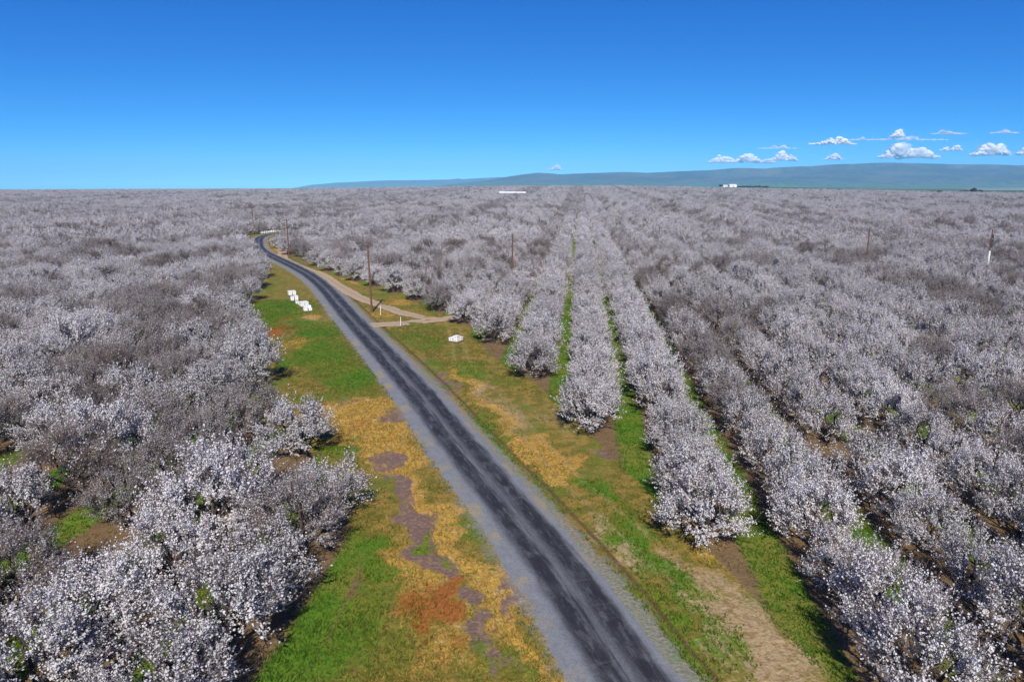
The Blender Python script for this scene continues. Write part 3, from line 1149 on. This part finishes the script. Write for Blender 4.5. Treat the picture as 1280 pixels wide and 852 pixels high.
def hill_material():
    g = NG('scrub_covered_hills')
    co = g.coord()
    a, b, c_ = g.noise(co, .0016, 6, .65), g.noise(co, .010, 5, .7), g.noise(co, .035, 3, .6)
    geo = g.n('ShaderNodeTexCoord')
    zz = g.sep(geo.outputs['Object'])[2]
    c = g.mix(g.step(a, .4, .62), (0.018, 0.030, 0.014), (0.085, 0.080, 0.040))
    low = g.step(g.math('ADD', zz, g.math('MULTIPLY', g.math('SUBTRACT', a, .5), 160)), -30, 70, 1, 0)
    c = g.mix(low, c, (0.07, 0.145, 0.03))
    c = g.mix(g.math('MULTIPLY', g.step(b, .50, .60), .8), c, (0.010, 0.016, 0.010))
    c = g.mix(g.math('MULTIPLY', g.step(c_, .72, .78), .5), c, (0.25, 0.22, 0.15))
    g.bsdf(c, .95, spec=.1)
    return g.m


hm = hill_material()
hills('far_hills', [(375, 236), (400, 231.5), (430, 229), (480, 226.5), (560, 225.2), (620, 222.5), (700, 221), (800, 219), (900, 217), (1000, 216)],
      13800, 2100, 31, 'faint blue ridge far behind the orchard', hm, base_z=-165)
hills('hills', [(560, 231), (610, 226), (640, 220.5), (665, 217.8), (700, 219), (730, 217.5), (760, 217), (800, 217.2), (840, 215.2), (870, 214.6),
                (905, 212.4), (940, 212.8), (985, 210), (1010, 208.4), (1060, 206.6), (1110, 207), (1150, 208), (1220, 209), (1280, 211), (1400, 210), (1600, 214), (1800, 222)],
      9600, 2500, 77, 'blue green scrub covered hills along the horizon', hm)

# pale field covers down in the valley
def sheet(name, pts, mat, label, lift=.6):
    P = np.array(pts, float)
    n = 14
    s = np.linspace(0, 1, n)
    A = P[0][None] * (1 - s)[:, None] + P[1][None] * s[:, None]
    B = P[3][None] * (1 - s)[:, None] + P[2][None] * s[:, None]
    V = []
    for t in np.linspace(0, 1, 8):
        q = A * (1 - t) + B * t
        V.append(np.stack([q[:, 0], q[:, 1], terrain(q[:, 0], q[:, 1]) + lift], 1))
    ii = np.arange(8 * n).reshape(8, n)
    q = np.stack([ii[:-1, :-1], ii[:-1, 1:], ii[1:, 1:], ii[1:, :-1]], -1).reshape(-1, 4)
    return tag(new_obj(name, mesh_np(name, np.stack(V).reshape(-1, 3), q), mats=[mat]), label, kind='structure')


pale = simple_mat('pale_crop_cover', (0.50, 0.50, 0.52), .7, .15, .02)
sheet('pale_field', [(2150, 3350), (2900, 3300), (2900, 3800), (2300, 3700)], pale, 'pale covered field in the valley', 1.5)
sheet('pale_field', [(2000, 4200), (3400, 4400), (3400, 4700), (2050, 4330)], pale, 'pale covered field in the valley', 1.5)

# ------------------------------------------------------------------ power poles
WOOD = NG('weathered_pole_wood')
_co = WOOD.coord(scale=(6, 6, .35))
_n = WOOD.noise(_co, 4, 5, .65)
WOOD.bsdf(WOOD.mix(_n, (0.085, 0.04, 0.024), (0.20, 0.105, 0.065)), .85, bump=_n, bstr=.3, bdist=.02, spec=.2)
WOOD = WOOD.m
GREYM = simple_mat('galvanised_steel', (0.30, 0.31, 0.32), .45, .15, 8, .5)
CERAM = simple_mat('brown_porcelain', (0.10, 0.05, 0.035), .35, .1, 8, .5)
WHITEP = simple_mat('white_paint', (0.80, 0.80, 0.78), .6, .06, 2.5, .3)
DARKM = simple_mat('dark_steel', (0.05, 0.05, 0.055), .5, .2, 6, .4)
PALE_WOOD = simple_mat('pallet_wood', (0.22, 0.16, 0.11), .85, .3, 6)


def power_pole(loc, h, rz, label, lean=0.0, arm=True, riser=False, transformer=False, group='wooden power poles by the road'):
    e = empty('power_pole', loc, rz)
    e.rotation_euler = (0, lean, rz)
    tag(e, label, 'power pole', group)
    MB().tube([(0, 0, -.3), (0, 0, h * .5), (0, 0, h)], [.19, .165, .135], 12).build('shaft', WOOD, e)
    if arm:
        ca = MB().box((-.25, -.19, h - .35), (2.3, .11, .13)).build('crossarm', WOOD, e)
        for xx in (-1.3, -.75, .55):
            MB().tube([(xx, -.19, h - .29), (xx, -.19, h - .2), (xx, -.19, h - .12), (xx, -.19, h - .02)], [.03, .07, .055, .03], 8).build('insulator', CERAM, ca)
        for sgn in (-1, 1):
            MB().tube([(sgn * .65 - .1, -.19, h - .42), (0, -.17, h - 1.05)], [.022, .022], 5).build('brace', GREYM, e)
    MB().tube([(0, 0, h - .01), (0, 0, h + .05)], [.14, .05], 10).build('pole_cap', GREYM, e)
    if riser:
        MB().tube([(0, -.02, -.2), (0, -.02, h * .5), (0, -.02, h * .60)], [.215, .195, .185], 12).build('white_guard_sleeve', WHITEP, e)
        for zz in (.70, .78, .87):
            MB().tube([(.0, -.28, h * zz - .45), (0, -.28, h * zz + .35), (0, -.28, h * zz + .42)], [.17, .17, .06], 10).build('transformer_can', DARKM, e)
    return e


def gz0(px, py):
    X, Y = pix_ground(px, py)
    return X, Y, float(terrain(X, Y))


power_pole(gz0(465, 390), 11.8, math.radians(12), 'brown wooden power pole with crossarm at the dirt track junction', math.radians(-1.2))
power_pole(gz0(361.5, 322), 11.6, math.radians(25), 'dark power pole standing between the road bend and dirt track')
power_pole(gz0(317.5, 292), 11.6, math.radians(30), 'distant power pole beyond the road bend beside the far row of hives')
X, Y = pix_ground(640.5, 360)
power_pole((X, Y, float(terrain(X, Y))), 11.6, math.radians(75), 'brown power pole rising among the blossom rows behind hive pallet', arm=False)
X, Y = pix_ground(1081, 345)
power_pole((X, Y, float(terrain(X, Y))), 11.6, math.radians(80), 'reddish brown bare power pole leaning among the trees', math.radians(1.2), arm=False)
X, Y = pix_ground(1231, 353)
power_pole((X, Y, float(terrain(X, Y))), 12.0, math.radians(40), 'power pole with white lower sleeve and dark fittings above', math.radians(1.0), riser=True, arm=False)
for px, D in ((466, 620), (587, 900), (613, 930), (646, 950), (624, 980)):
    X = (px - 640) / FPX * D
    power_pole((X, D, float(terrain(X, D))), 12, .4, 'small far power pole above the orchard, %s' % {587: 'standing apart from the white sheds', 613: 'just short of the long white shed', 646: 'rising behind the smaller white shed', 624: 'rising over the long white shed'}[px] if px > 500 else 'small far power pole standing alone in the orchard', group='far power poles')

# white marker posts at the junction
for (px, py, hh), lb in zip(((476, 394, 1.6), (501, 407, 1.4)), ('slim white marker post beside the power pole', 'slim white marker post at the corner of the track junction')):
    X, Y = pix_ground(px, py)
    e = empty('marker_post', (X, Y, 0), .3)
    tag(e, lb, 'post', 'white marker posts')
    MB().tube([(0, 0, -.2), (0, 0, hh - .12)], [.055, .05], 8).build('post', WHITEP, e)
    MB().tube([(0, 0, hh - .12), (0, 0, hh - .06), (0, 0, hh)], [.075, .075, .03], 8).build('cap', WHITEP, e)

# ------------------------------------------------------------------ beehives on pallets
HIVE = simple_mat('white_hive_paint', (0.82, 0.82, 0.80), .6, .05, 3)
LIDM = simple_mat('white_hive_lid', (0.80, 0.81, 0.82), .45, .05, 3)


def make_hive(h2=True):
    e = empty('beehive', (0, 0, 0))
    MB().box((0, 0, .03), (.46, .58, .06)).build('bottom_board', PALE_WOOD, e)
    bb = MB().box((0, 0, .06 + .125), (.42, .52, .25)).build('brood_box', HIVE, e)
    MB().box((0, -.262, .10), (.26, .008, .022)).build('entrance_slot', DARKM, bb)
    MB().box((0, -.268, .24), (.14, .02, .03)).build('hand_hold', DARKM, bb)
    top = .31
    if h2:
        s = MB().box((0, 0, .312 + .125), (.415, .515, .25)).build('honey_super', HIVE, e)
        MB().box((0, -.266, .49), (.14, .02, .03)).build('hand_hold', DARKM, s)
        top = .562
    MB().box((0, 0, top + .04), (.47, .57, .08)).build('lid', LIDM, e)
    return e


def make_pallet():
    e = empty('hive_pallet', (0, 0, 0))
    for xx in (-.55, 0, .55):
        MB().box((xx, 0, .045), (.09, 1.3, .10)).build('runner', PALE_WOOD, e)
    for k in range(6):
        MB().box((0, -.57 + k * .228, .108), (1.25, .19, .03)).build('deck_board', PALE_WOOD, e)
    return e


H2, H1, PAL = make_hive(True), make_hive(False), make_pallet()
used = {'H2': False, 'H1': False, 'P': False}


def inst(proto, key, loc, rz, label, cat, group, s=1.0):
    o = proto if not used[key] else copy_tree(proto)
    used[key] = True
    o.location, o.rotation_euler, o.scale = loc, (0, 0, rz), (s, s, s)
    return tag(o, label, cat, group)


def hive_pallet(X, Y, rz, where, group, spots, s=1.15, tall=(1, 1, 1, 1)):
    Z = float(terrain(X, Y))
    inst(PAL, 'P', (X, Y, Z), rz, 'wooden pallet under white hives, ' + where, 'pallet', group + ' pallets', s)
    for (a, b), tl in zip(spots, tall):
        xx, yy = a * s, b * s
        w = (X + xx * math.cos(rz) - yy * math.sin(rz), Y + xx * math.sin(rz) + yy * math.cos(rz), Z + .121 * s)
        spot = ('asphalt' if a > 0 else 'orchard') + ' side' + ('' if b == 0 else ' nearer the junction' if b < 0 else ' nearer the bend')
        inst(H2 if tl else H1, 'H2' if tl else 'H1', w, rz + (0 if b < 0 else math.pi),
             '%s white beehive, %s, pallet %s' % ('tall' if tl else 'low', spot, where), 'beehive', group, s)


FOUR = [(-.29, -.33), (.29, -.33), (-.29, .33), (.29, .33)]
g1 = 'beehives along the gravel shoulder'
for (px, py), rz, wh, tall in (((365, 369.5), .5, 'farthest from the junction', (1, 1, 1, 1)), ((368, 376), .4, 'second from the far end', (1, 1, 0, 1)),
                               ((380.0, 383.5), .55, 'second from the junction end', (1, 1, 1, 1)), ((384.5, 389), .45, 'at the junction end of shoulder', (1, 0, 1, 1))):
    X, Y = pix_ground(px, py)
    hive_pallet(X, Y, rz, wh, g1, FOUR, 1.3, tall)
for (px, py), tl, nth in (((371.5, 379.5), 0, 'left in the grass nearest the two-pallet stack'), ((374.5, 380.5), 0, 'set on grass midway between pallets'), ((377, 382), 1, 'set on grass against the junction side pallets')):
    X, Y = pix_ground(px, py)
    inst(H2 if tl else H1, 'H2' if tl else 'H1', (X, Y, float(terrain(X, Y))), .5, ('tall' if tl else 'low') + ' white beehive ' + nth, 'beehive', g1, 1.25)
X, Y = pix_ground(570, 427)
hive_pallet(X, Y, math.radians(-28), 'at the row end near the junction', 'beehives at the orchard row end', FOUR, 1.35, (0, 1, 0, 0))
for k in range(9):
    X, Y = pix_ground(327 + k * 2.9, 292.6 - k * .42)
    hive_pallet(X, Y, math.radians(-10), '%s in the far line at the bend' % ORD[k], 'far line of beehives at the bend', [(-.29, 0), (.29, 0)], 1.35, (1, 1))

# ------------------------------------------------------------------ far buildings
ROOFM = simple_mat('pale_metal_roof', (0.74, 0.75, 0.76), .5, .08, .2, .4)
WALLM = simple_mat('white_cladding', (0.80, 0.80, 0.78), .7, .06, .2)


def shed(X, Y, L, Wd, hh, rise, rz, label, group=None):
    Z = float(terrain(X, Y))
    e = empty('farm_shed', (X, Y, Z), rz)
    tag(e, label, 'shed', group)
    m = MB()
    a, b = L / 2, Wd / 2
    m.poly([(-a, -b, -.5), (a, -b, -.5), (a, b, -.5), (-a, b, -.5), (-a, -b, hh), (a, -b, hh), (a, b, hh), (-a, b, hh), (-a, 0, hh + rise), (a, 0, hh + rise)],
           [(0, 1, 5, 4), (1, 2, 6, 9, 5), (2, 3, 7, 6), (3, 0, 4, 8, 7), (0, 3, 2, 1)])
    m.build('wall', WALLM, e)
    r_ = MB()
    o = .5
    t = .25
    sl = rise / b
    y0, z0 = -b - o, hh - o * sl + .02
    r_.poly([(-a - o, y0, z0), (a + o, y0, z0), (a + o, 0, hh + rise + .02), (-a - o, 0, hh + rise + .02), (a + o, -y0, z0), (-a - o, -y0, z0),
             (-a - o, y0, z0 + t), (a + o, y0, z0 + t), (a + o, 0, hh + rise + t), (-a - o, 0, hh + rise + t), (a + o, -y0, z0 + t), (-a - o, -y0, z0 + t)],
            [(6, 7, 8, 9), (9, 8, 10, 11), (1, 0, 3, 2), (2, 3, 5, 4), (0, 1, 7, 6), (4, 5, 11, 10), (1, 2, 8, 7), (2, 4, 10, 8), (3, 0, 6, 9), (5, 3, 9, 11)])
    r_.build('roof', ROOFM, e)
    nd = max(1, int(L / 14))
    for k in range(nd):
        xx = -a + (k + .5) * L / nd
        MB().box((xx, -b - .03, hh * .36), (3.2, .1, hh * .72)).build('door', GREYM, e)
    return e


D = 905
shed((634 - 640) / FPX * D, D, 20, 11, 5.2, 1.6, .12, 'long white farm shed in a clearing among the blossom')
shed((649 - 640) / FPX * D, D + 26, 16, 9, 4.6, 1.4, .12, 'smaller white farm shed behind the long one')
D = 1720
shed((900 - 640) / FPX * D, D, 14, 9, 3.6, 1.6, .3, 'small white farm building with a lower roof on the green rise')
shed((907 - 640) / FPX * D, D - 12, 18, 10, 4.6, 2.0, .2, 'larger white farm building on the green rise')

# ------------------------------------------------------------------ dark evergreen trees at the orchard's far edge
def oak_meshes(seed, rx, h):
    r = np.random.default_rng(seed)
    n = 3200
    c = np.stack([r.normal(0, .42, 16) * rx, r.normal(0, .42, 16) * rx, h * r.uniform(.45, .85, 16)], 1)
    k = r.integers(0, 16, n)
    d = r.normal(0, 1, (n, 3))
    d /= np.linalg.norm(d, axis=1)[:, None]
    P = c[k] + d * (rx * .36 * r.uniform(.6, 1.05, (n, 1)))
    P[:, 2] = np.maximum(P[:, 2], h * .2)
    nv = d + r.normal(0, .5, (n, 3))
    a = np.cross(nv, r.normal(0, 1, (n, 3)))
    a /= np.linalg.norm(a, axis=1)[:, None]
    b = np.cross(nv, a)
    b /= np.linalg.norm(b, axis=1)[:, None]
    s = rx * .07 * r.uniform(.6, 1.3, (n, 1))
    Q = np.stack([P - a * s, P - b * s, P + a * s, P + b * s], 1).reshape(-1, 3)
    crown = mesh_np('crown', Q, np.arange(4 * n).reshape(-1, 4))
    m = MB().tube([(0, 0, -.4), (0, 0, h * .25), (.1, 0, h * .5)], [.45, .36, .2], 8)
    for i in range(0, 16, 2):
        m.tube([(.05, 0, h * .33), tuple((c[i] + np.array([0, 0, h * .3])) / 2), tuple(c[i])], [.2, .14, .06], 5)
    return m, crown


LEAF = bark_material('dark_evergreen_leaves', (0.030, 0.045, 0.018))
protos = [oak_meshes(s, rr, hh) for s, rr, hh in ((1, 6.5, 9), (2, 5, 6.5))]
oakm = []
for m, c in protos:
    c.materials.append(LEAF)
    oakm.append((m.mesh('trunk', BARK), c))
OAKS = [(1163, 1120, 1, 1.0), (1186, 1130, 1, .9), (1194, 1150, 1, 1.1), (1204, 1118, 0, 1.15), (1211, 1128, 0, .9), (895, 1712, 1, .9)]
OAKL = ['low dark evergreen tree standing apart on the green edge', 'small evergreen tree beside the dark clump', 'rounded evergreen tree at the back of the dark clump',
        'tallest dark evergreen tree at the orchard edge', 'dark evergreen tree leaning on the tallest one', 'dark evergreen tree beside the white farm buildings']
for (px, D, kx, s), lb in zip(OAKS, OAKL):
    X = (px - 640) / FPX * D * 1.0
    e = empty('evergreen_tree', (X, D, float(terrain(X, D))), px * .37)
    e.scale = (s, s, s)
    tag(e, lb, 'tree', 'dark evergreen trees at the orchard edge')
    new_obj('trunk', oakm[kx][0], e)
    new_obj('crown', oakm[kx][1], e)

# a dark windbreak on the rise behind the farm buildings
r = np.random.default_rng(17)
for k in range(9):
    D = 1780 + 10 * r.random()
    X = (918 + k * 4.0 - 640) / FPX * D
    e = empty('evergreen_tree', (X, D, float(terrain(X, D))), k * 1.1)
    e.scale = (1.0, 1.0, .55 + .2 * r.random())
    tag(e, 'low evergreen windbreak tree, %s from the white farm buildings' % ORD[k], 'tree', 'windbreak trees on the green rise')
    new_obj('trunk', oakm[1][0], e)
    new_obj('crown', oakm[1][1], e)

# ------------------------------------------------------------------ clouds over the hills
def cloud_material(name, lo, hi):
    g = NG(name)
    nz = g.noise(g.coord(), .004, 5, .65)
    d = g.n('ShaderNodeBsdfDiffuse')
    d.inputs[0].default_value = (.92, .92, .93, 1)
    tl = g.n('ShaderNodeBsdfTranslucent')
    tl.inputs[0].default_value = (.92, .92, .93, 1)
    m1 = g.n('ShaderNodeMixShader')
    m1.inputs[0].default_value = .2
    g.link(d.outputs[0], m1.inputs[1])
    g.link(tl.outputs[0], m1.inputs[2])
    tr = g.n('ShaderNodeBsdfTransparent')
    m2 = g.n('ShaderNodeMixShader')
    g.link(g.step(nz, .30, .70, lo, hi), m2.inputs[0])
    g.link(tr.outputs[0], m2.inputs[1])
    g.link(m1.outputs[0], m2.inputs[2])
    g.link(m2.outputs[0], g.out.inputs['Surface'])
    return g.m


CLM = [cloud_material('cumulus_core', .93, 1.0), cloud_material('cumulus_veil', .0, .22)]


def cloud(px, py, wpx, hpx, seed, label, D=30000, thin=False):
    """cumulus: a pile of thin vapour puffs heaped on a flat base"""
    r = np.random.default_rng(seed)
    k = D / FPX
    w, h = wpx * k, hpx * k
    X, Z = (px - 640) * k, CAMZ + (229 - py) * k
    n = int(60 + wpx * 1.6)
    mi = []
    vs_, fs_, off = [], [], 0
    import bmesh
    ico = bpy.data.meshes.get('ico_ball')
    if ico is None:
        b = bmesh.new()
        bmesh.ops.create_icosphere(b, subdivisions=3, radius=1)
        ico = bpy.data.meshes.new('ico_ball')
        b.to_mesh(ico)
        b.free()
    IV = np.array([q.co[:] for q in ico.vertices])
    IF = np.array([q.vertices[:] for q in ico.polygons])
    heads = r.uniform(-.75, .75, max(1, int(wpx / 18) + 1))
    hh = r.uniform(.55, 1.0, len(heads))
    hh[r.integers(0, len(heads))] = 1.0
    for i in range(n):
        t = r.uniform(-1, 1)
        prof = max(.22, float((hh * np.exp(-((t - heads) * w * .5 / (h * .75)) ** 2)).max())) * (1 - abs(t) ** 3)
        core = i % 5 < 3 and not thin
        rr = h * (r.uniform(.10, .22) if core else r.uniform(.2, .36)) * (.5 + .6 * prof)
        cz = r.uniform(0, 1) ** .8 * max(0, h * prof - rr * .9)
        cy = r.uniform(-.2, .2) * h if core else r.uniform(-.4, .4) * h
        mi.append(np.full(len(IF), 0 if core else 1))
        dsp = 1 + .30 * (fbm(IV[:, 0] * 2.2 + i * 3.1, IV[:, 1] * 2.2 + IV[:, 2] * 2.9, seed + i, 3) - .5) * 2
        P = IV * dsp[:, None] * rr * np.array([1.3, 1.0, .9]) + np.array([t * w * .5, cy, cz])
        fl = -.06 * h + .05 * h * np.sin(P[:, 0] / h * 2.3) - r.uniform(0, .05) * h
        P[:, 2] = np.where(P[:, 2] < fl, fl + (P[:, 2] - fl) * .12, P[:, 2])
        vs_.append(P)
        fs_.append(IF + off)
        off += len(P)
    me = mesh_np('cloud', np.concatenate(vs_), None, np.concatenate(fs_), mat3=np.concatenate(mi))
    o = new_obj('cloud', me, mats=CLM, smooth_sh=True)
    o.location = (X, D, Z)
    return tag(o, label, 'cloud', 'cumulus clouds over the hills')


CL = [(918, 204, 80, 14, 'long white cumulus low over the middle of the ridge'),
      (965, 202, 40, 12, 'white cumulus touching the end of the long low cloud'),
      (1026, 183, 58, 10, 'white flat-bottomed cumulus floating higher over the ridge'),
      (1103, 174, 14, 10, 'small round cumulus puff on the thin grey cloud'),
      (1120, 198, 70, 20, 'broad billowing cumulus above the highest hills'),
      (1170, 190, 26, 8, 'short white cumulus beside the broad billowing cloud'),
      (1218, 195, 46, 16, 'bright double-headed cumulus over the right hand hills'),
      (1272, 194, 40, 16, 'white cumulus over the far end of the hills'),
      (692, 213, 18, 7, 'faint white cloud peeping over the low ridge'),
      (1030, 201, 24, 8, 'little faint cumulus between the flat cloud and ridge')]
CL += [(1105, 178, 120, 6, 'thin grey streak of cloud under the small round puff'),
       (1165, 171, 40, 6, 'thin grey cloud bank trailing beside the small puff'),
       (1232, 170, 36, 5, 'thin flat grey cloud above the double-headed cumulus'),
       (960, 188, 50, 5, 'faint grey wisp over the long low cumulus')]
for i, (px, py, w_, h_, lb) in enumerate(CL):
    cloud(px, py, w_, h_, 200 + i, lb, thin=h_ <= 6 and i > 9)

# ------------------------------------------------------------------ haze
hz = MB()
hz.box((0, 7600, 120), (33500, 18600, 620))
hzm = NG('thin_air_haze')
pv = hzm.n('ShaderNodeVolumePrincipled')
pv.inputs['Color'].default_value = (.28, .62, 1.0, 1)
pv.inputs['Density'].default_value = 7.0e-5
pv.inputs['Anisotropy'].default_value = -0.3
hzm.link(pv.outputs[0], hzm.out.inputs['Volume'])
tag(hz.build('haze', hzm.m), 'thin bluish air haze over the orchard and hills', 'haze', kind='stuff')
